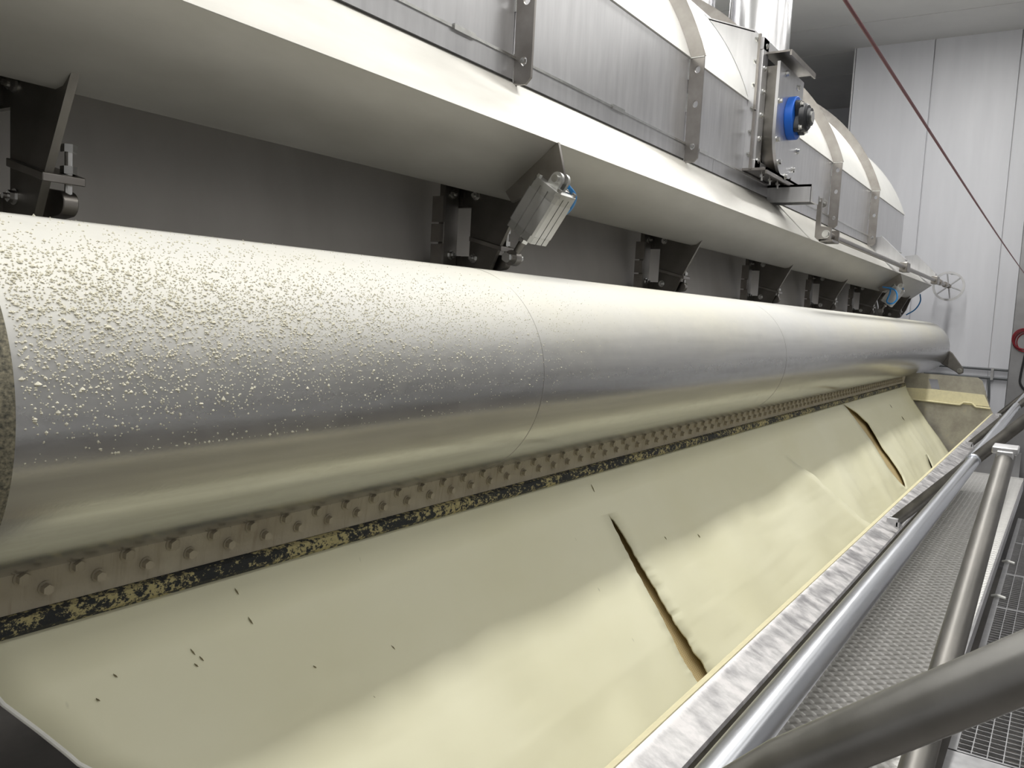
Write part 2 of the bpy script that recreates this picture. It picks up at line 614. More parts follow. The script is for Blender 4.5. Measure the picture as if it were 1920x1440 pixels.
# ================================================================ DOCTOR BLADE
XA, XZ = -3.0, 31.3
bl = thing('doctor_blade', 'long bolted scraper blade holder pressed along under the drum', 'scraper', (14, 4.68, -1.8))
part('blade_holder', MB().yz([(4.66, -1.50), (4.60, -1.53), (4.63, -1.785), (4.80, -1.785), (4.80, -1.62)], XA, XZ), 'caked_steel', bl)
part('blade', MB().yz([(4.655, -1.55), (4.67, -1.50), (4.80, -1.62), (4.80, -1.66)], XA, XZ), 'dark_steel', bl)
part('clamp_bar', MB().yz([(4.615, -1.79), (4.575, -1.80), (4.565, -1.87), (4.60, -1.905), (4.80, -1.905), (4.80, -1.79)], XA, XZ), 'crusted_black', bl, 'black bar crusted with yellow meal')
nrm = np.array((0, -0.993, -0.117))
u0 = part('holder_bolt', MB().hexbolt((2.30, 4.609, -1.585), nrm, 0.036, 0.032), 'caked_steel', bl)
l0 = part('holder_bolt', MB().hexbolt((2.43, 4.6195, -1.675), nrm, 0.031, 0.036), 'caked_steel', bl)
nb = int((XZ - 0.25 - 2.3) / 0.306)
for k in range(-2, nb):
    if k:
        copy_part(u0, bl, (0.306 * k, 0, 0))
        if 2.43 + 0.306 * k < XZ - 0.1:
            copy_part(l0, bl, (0.306 * k, 0, 0))
sc = MB()
for k in range(-2, nb):
    x = 2.30 + 0.306 * k + 0.15
    sc.tube([(x, 4.6015, -1.537), (x, 4.592, -1.538)], 0.03, 10)
part('edge_studs', sc, 'caked_steel', bl, kind='stuff')

# ================================================================ PRODUCT FILM
PROF = np.array([(4.80, -1.58), (4.74, -1.71), (4.5, -2.2), (4.2, -2.64), (3.83, -3.14), (3.46, -3.59), (3.15, -4.03), (2.85, -4.47)])


def prof(s):   # s = 0 at the knife; one unit per profile point
    t = np.clip(s + 1, 0, len(PROF) - 1.001)
    i = t.astype(int)
    f = t - i
    p = PROF[i] * (1 - f)[..., None] + PROF[i + 1] * f[..., None]
    return p


tear_s = {
    1: ([1.34, 2.0, 2.58, 3.23, 3.85, 4.72, 5.11, 6.0], [8.90, 8.85, 8.80, 8.77, 8.74, 8.83, 8.89, 9.05],
        [1.34, 1.89, 2.54, 3.07, 3.77, 4.54, 5.10, 6.0], [8.90, 8.98, 8.98, 9.04, 9.03, 9.11, 9.23, 9.42]),
    2: ([0.44, 1.14, 1.83, 2.49, 3.22, 4.04, 4.73, 4.92], [22.15, 22.52, 22.67, 22.72, 22.73, 22.79, 23.05, 23.36],
        [0.44, 0.99, 1.71, 2.36, 2.90, 3.38, 3.89, 4.41, 4.92], [22.15, 23.05, 23.61, 23.61, 23.60, 23.66, 23.64, 23.61, 23.36]),
    3: ([4.3, 4.7, 5.3, 6.0], [27.95, 27.72, 27.5, 27.3], [4.3, 4.7, 5.3, 6.0], [27.95, 27.86, 27.7, 27.5]),
}
rows = np.linspace(-0.9, 5.9, 150)
jit = np.cumsum(rng.normal(0, 0.010, len(rows)))
jit = jit - np.linspace(jit[0], jit[-1], len(rows))


def edge(k, side, s):
    a = tear_s[k]
    ss, xx = (a[0], a[1]) if side == 0 else (a[2], a[3])
    return np.interp(s, ss, xx)


def active(k, s):
    return tear_s[k][0][0] <= s <= tear_s[k][0][-1]


def crease(s):
    return np.interp(s, [0.0, 0.78, 2.06, 3.28, 4.35, 5.1, 6], [15.2, 15.58, 16.2, 17.12, 17.59, 18.13, 18.5])


# column layout: breakpoints per row; tears 1 and 4 share one slot (never in the same row)
segs = [(2.2, 26), (None, 1), (None, 22), ('crease', 1), (None, 22), (None, 1), (None, 16), (None, 1), (None, 16)]
Xrows = []
for i, s in enumerate(rows):
    left = np.interp(s, [-1, 0, 1.0, 1.36, 1.71, 1.88, 2.4, 6], [1.9, 1.95, 2.14, 2.26, 2.37, 2.42, 2.75, 4.2])
    k1 = 1
    br = [left, edge(k1, 0, s), edge(k1, 1, s), crease(s), crease(s) + 0.02, edge(2, 0, s), edge(2, 1, s), edge(3, 0, s), edge(3, 1, s), 31.75]
    br[1] += jit[i] * 0.5 if active(1, s) and s > 1.5 else 0
    br[2] += jit[::-1][i] * 0.7 if active(1, s) and s > 1.5 else 0
    if br[2] < br[1]:
        br[2] = br[1]
    cnt = [26, 1, 26, 1, 24, 1, 18, 1, 18]
    xr = [br[0]]
    for a, b_, n_ in zip(br[:-1], br[1:], cnt):
        xr += [a + (b_ - a) * (j + 1) / n_ for j in range(n_)]
    Xrows.append(xr)
X = np.array(Xrows)
nr, nc = X.shape
SS = np.repeat(rows[:, None], nc, 1)
p2 = prof(SS)
dp = prof(SS + 0.05) - prof(SS - 0.05)
nl = np.linalg.norm(dp, axis=2, keepdims=True)
nn = np.stack([dp[..., 1] * -1, dp[..., 0]], 2) / nl      # faces the viewer side (-y, up)
nn = np.where(nn[..., :1] > 0, -nn, nn)
amp = np.clip((SS - 0.6) / 3.0, 0, 1)
wr_ = (0.030 * np.sin(X * 1.9 + 0.9 * SS + 1.0) + 0.022 * np.sin(X * 4.3 - 1.3 * SS) * np.sin(X * 0.7)
       + 0.018 * np.sin(X * 7.7 + 1.7 * SS + np.sin(X * 1.3) * 2))
wr_ = np.maximum(wr_ * amp, -0.018)
wr_ += np.where(X < crease(SS) + 0.01, 0.11, 0.0) * np.clip((SS - 1.6) / 1.0, 0, 1) * np.clip(1 - (crease(SS) - X) / 1.6, 0, 1)
for k, sg in ((1, 0.10), (2, 0.12)):          # torn edges curl towards the viewer a little
    e0, e1 = edge(k, 0, SS), edge(k, 1, SS)
    open_ = np.clip((e1 - e0) * 3, 0, 1)
    dist = np.minimum(np.abs(X - e0), np.abs(X - e1))
    wr_ += open_ * 0.025 * np.exp(-dist / 0.25)
YY = p2[..., 0] + nn[..., 0] * wr_
ZZ = p2[..., 1] + nn[..., 1] * wr_
vs = np.stack([X, YY, ZZ], 2).reshape(-1, 3)
tearcols = {26: (1,), 26 + 1 + 26 + 1 + 24: (2,), 26 + 1 + 26 + 1 + 24 + 1 + 18: (3,)}
fs = []
for i in range(nr - 1):
    sm = 0.5 * (rows[i] + rows[i + 1])
    for j in range(nc - 1):
        if j in tearcols:
            continue
        fs.append((i * nc + j, i * nc + j + 1, (i + 1) * nc + j + 1, (i + 1) * nc + j))
fm = MB().add(vs, fs)
film = solo('product_film', fm, 'product_film', 'pale yellow dried dough sheet with ragged tears sliding down below the scraper', 'sheet', (15, 4, -3), angle=80)
ce = MB().tube([(X[i, 0], YY[i, 0] + nn[i, 0, 0] * 0.008, ZZ[i, 0] + nn[i, 0, 1] * 0.008) for i in range(0, nr, 2)], 0.013, 8)
part('cut_edge', ce, 'white_plastic', film, 'pale cut edge of the sheet')
import bmesh
bmf = bmesh.new()
bmf.from_mesh(film.data)
bmesh.ops.remove_doubles(bmf, verts=bmf.verts, dist=2e-4)
bmesh.ops.recalc_face_normals(bmf, faces=bmf.faces)
for e in bmf.edges:
    e.smooth = True
bmf.to_mesh(film.data)
bmf.free()
md = film.modifiers.new('thick', 'SOLIDIFY')
md.thickness = 0.02 * S
md.offset = 0

# short dark nicks and stuck scraps on the sheet
plain('scrap_brown', (0.26, 0.23, 0.14), 0.8)
fl = MB()
for (fx, fs_, ln) in ((3.25, 1.16, 0.10), (3.24, 1.32, 0.06), (3.29, 1.27, 0.08), (3.73, 1.03, 0.12), (4.5, 2.49, 0.06), (4.87, 2.06, 0.07), (4.1, 1.88, 0.05),
                      (8.79, 0.72, 0.2), (9.93, 2.32, 0.08), (10.89, 2.59, 0.1), (27.75, 1.3, 0.25), (28.3, 2.17, 0.3), (3.69, 0.63, 0.1), (2.74, 1.12, 0.06), (2.6, 1.3, 0.05)):
    wd = 0.0045 if fx < 20 else 0.02
    ii = int(np.argmin(np.abs(rows - fs_)))
    jj = int(np.argmin(np.abs(X[ii] - fx)))
    off = np.array((0, YY[ii, jj], ZZ[ii, jj])) - np.array((0, *prof(np.array([rows[ii]]))[0]))
    a_, b2 = prof(np.array([fs_ - ln / 2]))[0], prof(np.array([fs_ + ln / 2]))[0]
    nv = np.array((0, nn[ii, jj, 0], nn[ii, jj, 1]))
    A_ = np.array((fx, *a_)) + off + nv * 0.017
    B_ = np.array((fx + 0.02, *b2)) + off + nv * 0.017
    M_ = 0.5 * (A_ + B_)
    vsx = [A_, M_ + (wd, 0, 0), B_, M_ - (wd, 0, 0), M_ + nv * 0.006, M_ - nv * 0.02]
    fl.add(vsx, [(0, 1, 4), (1, 2, 4), (2, 3, 4), (3, 0, 4), (1, 0, 5), (2, 1, 5), (3, 2, 5), (0, 3, 5)])
part('film_scraps', fl, 'scrap_brown', film, 'small dark nicks and scraps on the sheet', kind='stuff', smooth=False)

# ================================================================ TROUGH
XE = 32.0
tr = thing('product_trough', 'long open steel trough with a blotchy rim catching the sheet', 'trough', (16, 2.5, -4.5))
rim = [(1.96, -2.585), (1.925, -2.588), (1.90, -2.602), (1.705, -2.672), (1.695, -2.70), (1.715, -2.70), (1.90, -2.63), (1.97, -2.61)]
part('rim_angle', MB().yz(rim, -3, 31.9), 'rim_steel', tr, 'blotchy bright metal rim angle')
part('rim_lip', MB().yz([(1.955, -2.575), (2.03, -2.62), (2.06, -2.75), (2.02, -2.75), (1.99, -2.64), (1.95, -2.605)], -3, 31.95), 'powder', tr, 'pale meal-dusted inner lip')
part('front_plate', MB().yz([(1.98, -2.62), (2.9, -4.6), (2.94, -4.6), (2.02, -2.62)], -3, XE), 'mealy_plate', tr)
part('bottom_plate', MB().yz([(2.5, -4.7), (5.6, -4.7), (5.6, -4.64), (2.5, -4.64)], -3, XE), 'mealy_plate', tr)
hole = [(3.98, -1.62), (3.70, -1.62), (3.60, -1.95), (3.86, -1.95)]
part('end_plate', MB().yz([(4.75, -1.45), (3.6, -1.45), (2.5, -1.45), (2.36, -1.55), (2.06, -2.42), (4.75, -2.38)], XE, XE + 0.06, [hole]), 'mealy_plate', tr)
part('end_skirt', MB().yz([(4.75, -2.38), (2.06, -2.42), (1.95, -2.62), (2.9, -4.65), (5.2, -4.65)], XE + 0.02, XE + 0.08), 'mealy_plate', tr)
lip = MB()
for a, b_ in (((4.75, -2.36), (2.95, -2.40)), ((2.95, -2.40), (2.85, -2.31)), ((2.85, -2.31), (2.60, -2.31)), ((2.60, -2.31), (2.48, -2.42)), ((2.48, -2.42), (2.05, -2.43))):
    lip.tube([(XE - 0.05, *a), (XE - 0.05, *b_)], 0.03, 8)
part('end_lip', lip, 'powder', tr, 'pale bead along the end plate')
part('meal_ledge', MB().yz([(4.7, -1.98), (3.75, -1.96), (2.26, -2.0), (2.08, -2.38), (4.7, -2.34)], XE - 0.03, XE - 0.002), 'powder', tr, 'band of yellow meal caked on the end plate')
cl0 = None
for xk in (12.5, 22.7, 32.0):
    q = MB().box(xk - 0.16, xk - 0.06, 1.74, 1.88, -2.68, -2.56).box(xk + 0.09, xk + 0.17, 1.74, 1.88, -2.68, -2.58)
    q.box(xk - 0.16, xk + 0.17, 1.72, 1.76, -2.70, -2.60)
    part('rim_clamp', q, 'galvanised', tr)

# belt seen through the tears
bp_ = [(y + 0.055, z - 0.042) for y, z in PROF.tolist()[1:]]
bp_ += [(y + 0.03, z - 0.02) for y, z in bp_[::-1]]
solo('mesh_belt', MB().yz(bp_, 3.6, 31.6), 'belt_mesh', 'brown woven mesh belt showing through the tears of the sheet', 'belt', (15, 4, -3.4))

# ================================================================ GUARD RAIL
gr = thing('guard_rail', 'steel tube guard rail leaning out over the tread plate, nearest at the bottom right', 'railing', (12, 1, -2.7))
TR = 0.076


def slant(x, y0, y1):
    def zz(y):
        return -2.66 + (1.83 - y) * 1.125
    return [(x, y0, zz(y0)), (x, y1, zz(y1))]


part('slanted_tube', MB().tube([(2.3, 1.9, -2.58), (2.3, 0.55, -1.21), (2.3, 0.02, -0.775), (2.3, -0.9, -0.02)], TR, 28), 'tube_steel', gr)
for xk in (12.5, 22.7, 32.6):
    part('slanted_tube', MB().tube(slant(xk, 1.87, -0.3), TR, 24), 'dark_tube', gr)
part('long_tube', MB().tube([(2.3, 0.93, -1.655), (12.35, 0.93, -1.655), (12.5, 0.93, -1.655)], TR, 32), 'bright_tube', gr, 'polished bright tube')
part('long_tube', MB().tube([(12.5, 0.93, -1.62), (22.6, 0.93, -1.60)], TR, 32), 'bright_tube', gr, 'polished bright tube')
part('long_tube', MB().tube([(22.7, 0.93, -1.62), (32.6, 0.93, -1.60)], TR, 32), 'bright_tube', gr, 'polished bright tube')
for xk in (12.42, 22.6):
    part('weld_collar', MB().ring((xk, 0.93, -1.645), (1, 0, 0), TR + 0.002, 0.014, 24, 8), 'bright_tube', gr)
part('stair_tube', MB().tube([(3.2, 0.45, -2.41), (5.28, 0.43, -1.89), (8.64, 0.395, -1.05)], TR, 28), 'dark_tube', gr, 'dark stair tube')
part('tube_bracket', MB().box(8.45, 8.75, 0.30, 0.50, -1.03, -0.97).box(8.42, 8.55, 0.33, 0.46, -1.12, -1.0), 'galvanised', gr, bevel=0.01)

# ================================================================ TREAD PLATE
TZ = -5.3
tp = thing('tread_plate', 'chequered aluminium tread plate behind the guard rail', 'walkway', (20, 2, TZ))
part('plate', MB().box(2.0, 36.9, 1.04, 3.2, TZ - 0.03, TZ), 'tread_alloy', tp)
part('edge_angle', MB().box(2.0, 35.5, 0.985, 1.03, TZ - 0.25, TZ + 0.06), 'galvanised', tp)
part('end_box', MB().box(36.9, 37.2, 1.2, 3.2, TZ - 0.05, TZ + 0.9), 'column_grey', tp)
pit = 0.118
gxn = np.arange(7.5, 36.5, pit)
gyn = np.arange(1.08, 2.95, pit)
GX, GY = np.meshgrid(gxn, gyn, indexing='ij')
par = (np.add.outer(np.arange(len(gxn)), np.arange(len(gyn))) % 2).astype(bool)
cx, cy, pr = GX.ravel(), GY.ravel(), par.ravel()
nb_ = 5
L, Wd, Hh = 0.092, 0.0075, 0.009
allv, allf = [], []
tmpl = np.array([(-1, -1, 0), (1, -1, 0), (1, 1, 0), (-1, 1, 0), (-0.75, 0, 1), (0.75, 0, 1)], float)
tf = np.array([(0, 1, 5), (0, 5, 4), (2, 3, 4), (2, 4, 5), (3, 0, 4), (1, 2, 5)])
ang = np.where(pr, math.radians(45), math.radians(-45))
bars = []
for k in range(nb_):
    off = (k - (nb_ - 1) / 2) * 0.021
    ox = cx - np.sin(ang) * off
    oy = cy + np.cos(ang) * off
    lx = tmpl[:, 0][None] * L / 2
    ly = tmpl[:, 1][None] * Wd / 2
    vx = ox[:, None] + np.cos(ang)[:, None] * lx - np.sin(ang)[:, None] * ly
    vy = oy[:, None] + np.sin(ang)[:, None] * lx + np.cos(ang)[:, None] * ly
    vz = np.repeat((TZ + tmpl[:, 2] * Hh)[None], len(ox), 0)
    bars.append(np.stack([vx, vy, vz], 2))
bv = np.concatenate(bars, 0)
nbars = len(bv)
me = bpy.data.meshes.new('raised_treads')
vflat = ((bv.reshape(-1, 3) - np.array((20, 2, TZ))) * S).astype(np.float32)
fidx = (tf[None] + (np.arange(nbars) * 6)[:, None, None]).reshape(-1, 3).astype(np.int32)
me.vertices.add(len(vflat))
me.vertices.foreach_set('co', vflat.ravel())
me.loops.add(fidx.size)
me.loops.foreach_set('vertex_index', fidx.ravel())
me.polygons.add(len(fidx))
me.polygons.foreach_set('loop_start', np.arange(0, fidx.size, 3, dtype=np.int32))
me.update(calc_edges=True)
me.validate()
me.materials.append(MATS['tread_alloy'])
o = bpy.data.objects.new('raised_treads', me)
COL.objects.link(o)
o.parent = tp
o['kind'] = 'stuff'

# ================================================================ GRATING
GZ = -6.0
joints = [13.45, 17.38, 21.31, 24.5, 28.4, 32.3]
gl = ['corner grating panel at the bottom right under the near rail', 'second grating panel from the bottom right, behind the near rail',
      'third grating panel from the bottom right, beside the white ties', 'fourth grating panel from the bottom right', 'farthest grating panel, beside the end of the tread plate']
for (a, b_), lab in zip(zip(joints[:-1], joints[1:]), gl):
    g = thing('grating_panel', lab, 'grating', ((a + b_) / 2, 0, GZ), 'floor grating panels')
    y0, y1 = -2.2, 0.86
    part('frame', MB().box(a, b_, y1 - 0.02, y1 + 0.09, GZ - 0.15, GZ + 0.02).box(a, a + 0.045, y0, y1, GZ - 0.12, GZ + 0.012)
         .box(b_ - 0.045, b_, y0, y1, GZ - 0.12, GZ + 0.012).box(a, b_, y0 - 0.05, y0, GZ - 0.12, GZ + 0.012), 'galvanised', g)
    lb, cbm = MB(), MB()
    y = y1 - 0.2
    while y > y0:
        lb.box(a + 0.04, b_ - 0.04, y - 0.007, y + 0.007, GZ - 0.10, GZ)
        y -= 0.2
    xk = a + 0.16
    while xk < b_ - 0.05:
        cbm.box(xk - 0.008, xk + 0.008, y0, y1 - 0.02, GZ - 0.05, GZ - 0.003)
        xk += 0.165
    part('bearing_bars', lb, 'galvanised', g, kind='stuff', smooth=False)
    part('cross_bars', cbm, 'galvanised', g, kind='stuff', smooth=False)
ld = solo('landing_plate', MB().box(9.0, 13.4, -2.2, 0.95, GZ - 0.1, GZ + 0.02), 'galvanised', 'plain grey landing plate at the bottom right below the near rail', 'plate', (11, 0, GZ))
# two white cable ties on the stringer
for (xk, lab) in ((22.0, 'nearer white cable tie on the grating frame'), (25.6, 'farther white cable tie on the grating frame')):
    solo('cable_tie', MB().tube([(xk + 0.1, 1.0, GZ + 0.02), (xk + 0.05, 0.9, GZ + 0.07), (xk, 0.72, GZ + 0.05)], 0.035, 8), 'white_plastic', lab, 'cable tie', (xk, 0.86, GZ + 0.03), 'cable ties')

# ================================================================ DRUM HOOD
EYE_SCALE = 0.339  # hood through handwheel: whole group scaled up about the camera at the origin
XH0, XH1 = -3.0, 32.0
hd = thing('drum_hood', 'long grey folded steel hood over the back of the drum', 'hood', (15, 4.6, 1.5))
part('hood_cover', MB().yz([(4.15, 1.555), (5.0, 2.40), (5.03, 2.36), (4.20, 1.53), (4.20, 1.545), (4.75, 1.125), (4.80, 1.11), (4.9, 1.30), (4.93, 1.28), (4.82, 1.075), (4.74, 1.088)], XH0, XH1), 'blasted_steel', hd, bevel=0.006)
part('back_plate', MB().yz([(6.00, 1.75), (5.62, 0.2), (5.65, 0.18), (6.04, 1.75)], XH0, XH1 - 0.3), 'back_steel', hd)
part('top_closure', MB().yz([(4.9, 1.55), (6.05, 1.75), (6.05, 1.79), (4.9, 1.59)], XH0, XH1), 'dark_steel', hd)
part('end_cheek', MB().yz([(4.16, 1.55), (4.75, 1.09), (4.88, 0.68), (5.02, 0.45), (5.62, 0.2), (6.04, 1.75), (5.0, 2.38)], XH1 - 0.06, XH1), 'dark_steel', hd)
for xk in (15.9,):
    q = MB()
    for a, b_, h_ in ((0, 0.05, 0.006), (0.09, 0.11, 0.004)):
        q.prism([(0, -0.004), (0.95, -0.004), (0.95, h_), (0, h_)], (xk + a, 4.155, 1.56), (0, 0.7071, 0.7071), (0, -0.7071, 0.7071), (b_ - a, 0, 0))
    part('cover_joint', q, 'blasted_steel', hd)

# ---- hinge brackets under the hood
STX = [2.58, 7.15, 11.97, 16.84, 21.64, 26.4, 31.1]


def hinge(x, label):
    t = thing('hinge_bracket', label, 'bracket', (x, 5.1, 0.7), 'hinge brackets under the hood')
    g = MB()
    g.yz([(4.64, 1.19), (4.74, 1.11), (5.31, 1.30), (5.31, 0.30), (5.08, 0.30), (4.93, 0.63)], x, x + 0.05)
    g.yz([(5.31, 1.02), (5.31, 1.30), (5.6, 1.40), (5.6, 1.02)], x, x + 0.05)
    g.yz([(5.31, 0.36), (5.31, 0.52), (5.6, 0.52), (5.6, 0.36)], x, x + 0.05)
    part('gusset_plate', g, 'dark_steel', t)
    part('hinge_bar', MB().box(x - 0.27, x - 0.03, 5.45, 5.52, 0.30, 1.42), 'dark_steel', t, bevel=0.01)
    part('hinge_leaf', MB().box(x - 0.33, x - 0.29, 5.42, 5.56, 0.30, 0.62).box(x - 0.335, x - 0.285, 5.44, 5.56, 0.64, 0.82).box(x - 0.33, x - 0.29, 5.42, 5.56, 0.84, 1.10), 'rib_steel', t)
    part('spacer', MB().box(x - 0.03, x + 0.06, 5.40, 5.50, 1.04, 1.18), 'dark_steel', t)
    part('spacer', MB().box(x - 0.03, x + 0.06, 5.40, 5.50, 0.38, 0.52), 'dark_steel', t)
    for (bp, bd) in (((x - 0.15, 5.45, 1.14), (0, -1, 0)), ((x - 0.15, 5.45, 0.52), (0, -1, 0)), ((x, 5.25, 1.14), (-1, 0, 0)), ((x, 5.25, 0.50), (-1, 0, 0))):
        part('hex_bolt', MB().hexbolt(bp, bd, 0.036, 0.035, True, 0.03), 'bolt_steel', t)
    xk = x + 0.05
    part('stop_tab', MB().yz([(5.30, 0.725), (4.89, 0.625), (4.89, 0.575), (5.30, 0.675)], xk - 0.08, xk + 0.17), 'rib_steel', t, bevel=0.006)
    adj = part('adjusting_bolt', MB().tube([(xk + 0.10, 4.95, 0.50), (xk + 0.10, 4.95, 0.77)], 0.022, 10).tube([(xk + 0.10, 4.95, 0.765), (xk + 0.10, 4.95, 0.81)], 0.043, 6), 'bolt_steel', t)
    part('lock_nut', MB().tube([(xk + 0.10, 4.95, 0.64), (xk + 0.10, 4.95, 0.685)], 0.045, 6), 'bolt_steel', adj)
    part('pivot_lug', MB().yz([(5.18, 0.57)] + arc(4.98, 0.47, 0.075, 110, 250, 8) + [(5.18, 0.37)], xk + 0.05, xk + 0.14), 'rib_steel', t, bevel=0.006)
    return t


first_h = hinge(STX[0], 'first hinge bracket from the left, cut by the left edge')
hl = {1: 'second hinge bracket from the left, behind the large pneumatic cylinder', 2: 'third hinge bracket from the left, first right of the large cylinder',
      3: 'fourth hinge bracket from the left, above the drum', 4: 'fifth hinge bracket from the left, in the narrowing gap', 5: 'sixth hinge bracket, behind the far pneumatic cylinder',
      6: 'seventh hinge bracket, at the far end of the hood'}
for k in range(1, 7):
    copy_thing(first_h, (STX[k] - STX[0], 0, 0), hl[k])


# ---- pneumatic cylinders
def pneumatic(x, label):
    t = thing('pneumatic_cylinder', label, 'cylinder', (x, 4.3, 1.0), 'pneumatic cylinders under the hood')
    xb = x - 0.018
    part('mount_plate', MB().yz([(4.135, 1.56), (4.19, 1.52), (4.70, 1.13), (4.62, 1.02), (4.40, 1.10), (4.14, 1.17), (4.06, 1.20), (4.05, 1.26)], xb, xb + 0.035), 'rib_steel', t)
    xc = x
    A = np.array((xc, 4.145, 1.145))
    B = np.array((xc, 4.445, 0.70))
    d = (B - A) / np.linalg.norm(B - A)
    u = np.array((1.0, 0, 0))
    w_ = np.cross(d, u)
    h = 0.168

    def sect(hh, ch, notch):
        pts = []
        for k in range(4):
            a = math.pi / 2 * k
            c0, s0 = math.cos(a), math.sin(a)
            loc = [(-hh + ch, -hh), (-0.05 - notch, -hh), (-0.05 - notch, -hh + 0.02), (-0.05 + notch, -hh + 0.02), (-0.05 + notch, -hh),
                   (0.05 - notch, -hh), (0.05 - notch, -hh + 0.02), (0.05 + notch, -hh + 0.02), (0.05 + notch, -hh), (hh - ch, -hh)]
            pts += [(c0 * p - s0 * q, s0 * p + c0 * q) for p, q in loc]
        return pts
    Ln = float(np.linalg.norm(B - A))
    part('barrel', MB().prism(sect(h, 0.02, 0.007), A + d * 0.10, u, w_, d * (Ln - 0.18)), 'cylinder_alloy', t)
    c1 = part('end_cap', MB().prism(sect(h, 0.03, 0.007), A + d * 0.03, u, w_, d * 0.072), 'cast_alloy', t)
    part('end_cap', MB().prism(sect(h, 0.03, 0.007), A + d * (Ln - 0.085), u, w_, d * 0.075), 'cast_alloy', t)
    part('flange', MB().prism([(-h + 0.04, -h - 0.005), (h - 0.04, -h - 0.005), (h + 0.005, -h + 0.04), (h + 0.005, h - 0.04), (h - 0.04, h + 0.005), (-h + 0.04, h + 0.005), (-h - 0.005, h - 0.04), (-h - 0.005, -h + 0.04)], A - d * 0.01, u, w_, d * 0.045), 'cast_alloy', t)
    for a in (-1, 1):
        for b0 in (-1, 1):
            part('tie_bolt', MB().hexbolt(A + u * a * (h - 0.035) + w_ * b0 * (h - 0.035) - d * 0.01, -d, 0.026, 0.03, False), 'bolt_steel', t)
    # clevis and pin
    P0 = A - d * 0.085
    for off in (-0.075, 0.035):
        q = MB()
        lug = [(-0.065, 0.09)] + [(0.065 * math.cos(math.radians(a)), 0.065 * math.sin(math.radians(a)) * 1.0) for a in range(180, 361, 20)] + [(0.065, 0.09)]
        q.prism(lug, P0 + u * off, w_, d, u * 0.04)
        part('clevis_lug', q, 'cast_alloy', t)
    pin = part('clevis_pin', MB().tube([P0 - u * 0.11, P0 + u * 0.13], 0.036, 16), 'bolt_steel', t)
    # rod and rod end
    E = np.array((xc, 4.58, 0.49))
    part('piston_rod', MB().tube([B - d * 0.02, E], 0.036, 16), 'dark_steel', t)
    part('rod_nut', MB().tube([B + d * 0.03, B + d * 0.065], 0.055, 6), 'bolt_steel', t)
    part('rod_eye', MB().tube([E - u * 0.045, E + u * 0.045], 0.075, 20), 'rib_steel', t)
    part('rod_pin', MB().tube([E - u * 0.10, E + u * 0.12], 0.042, 16).hexbolt(E - u * 0.10, -u, 0.05, 0.03, False), 'bolt_steel', t)
    part('air_hose', MB().tube(smooth_path([A + u * 0.10 - d * 0.06 + w_ * 0.05, A + u * 0.25 + d * 0.0 + w_ * 0.08, A + u * 0.34 + d * 0.12 + w_ * 0.06, A + u * 0.34 + d * 0.24 + w_ * 0.02, A + u * 0.17 + d * 0.34]), 0.022, 10), 'blue_hose', t, 'blue air hose')
    part('hose_fitting', MB().tube([(xc + 0.12, 4.36, 1.40), (xc + 0.12, 4.28, 1.32)], 0.03, 10).tube([(xc + 0.12, 4.28, 1.32), (xc + 0.12, 4.26, 1.28)], 0.045, 8).tube([(xc + 0.12, 4.27, 1.30), (xc + 0.10, 4.2, 1.17)], 0.008, 6), 'rib_steel', t)
    return t


pc = pneumatic(6.88, 'large silver pneumatic cylinder with blue hose hanging under the hood')
copy_thing(pc, (18.75, 0, 0), 'small distant pneumatic cylinder near the far end of the hood')
solo('air_hose', MB().tube(smooth_path([(25.2, 4.5, 1.15), (25.3, 4.2, 1.08), (25.2, 4.1, 0.85), (25.15, 4.2, 0.7), (25.2, 4.35, 0.75), (25.25, 4.3, 1.0), (25.5, 4.35, 1.15)]), 0.022, 8), 'blue_hose',
     'blue hose looped over the far pneumatic cylinder', 'hose', (25.2, 4.3, 0.9))
solo('air_hose', MB().tube(smooth_path([(32.05, 4.5, 1.25), (32.1, 4.48, 1.0), (32.1, 4.62, 0.72), (32.05, 4.88, 0.52)]), 0.022, 8), 'blue_hose',
     'thin blue hose curving down at the far end of the hood', 'hose', (32.1, 4.6, 0.9))

# ================================================================ EXHAUST HOUSING
XB0, XB1 = 0.5, 29.5
CY, CZ, RD = 8.95, 2.19, 4.39
HIP = 3.62
eh = thing('dryer_housing', 'big ribbed steel housing with a pale domed roof above the hood', 'housing', (15, 8, 3))
part('base_channel', MB().yz([(4.80, 2.235), (4.80, 2.43), (4.83, 2.45), (5.2, 2.45), (5.2, 2.235)], XB0, 12.55), 'panel_steel', eh)
part('base_channel', MB().yz([(4.80, 2.235), (4.80, 2.43), (4.83, 2.45), (5.2, 2.45), (5.2, 2.235)], 12.56, XB1), 'panel_steel', eh)
part('channel_lip', MB().yz([(4.785, 2.43), (4.785, 2.455), (4.86, 2.455), (4.86, 2.43)], XB0, XB1), 'bolt_steel', eh)
RIBX = [7.05, 11.42, 15.98, 19.85, 24.2]
xs_ = [XB0, 7.05, 11.42, 19.85, 24.2, XB1]
for a, b_ in zip(xs_[:-1], xs_[1:]):
    part('side_panel', MB().box(a + 0.006, b_ - 0.006, 4.82, 4.88, 2.45, HIP - 0.008), 'panel_steel', eh)
a_hip = math.degrees(math.atan2(HIP - CZ, 4.82 - CY))
dome = arc(CY, CZ, RD, a_hip, 180 - a_hip, 40)
dome_i = arc(CY, CZ, RD - 0.06, 180 - a_hip, a_hip, 40)
part('dome_roof', MB().yz(dome + dome_i, XB0, XB1), 'dome_white', eh, 'pale domed roof')
part('far_end', MB().yz([(4.83, 2.235)] + arc(CY, CZ, RD - 0.05, a_hip, 180 - a_hip, 30) + [(13.07, 2.235)], XB1 - 0.05, XB1 - 0.01), 'panel_steel', eh)
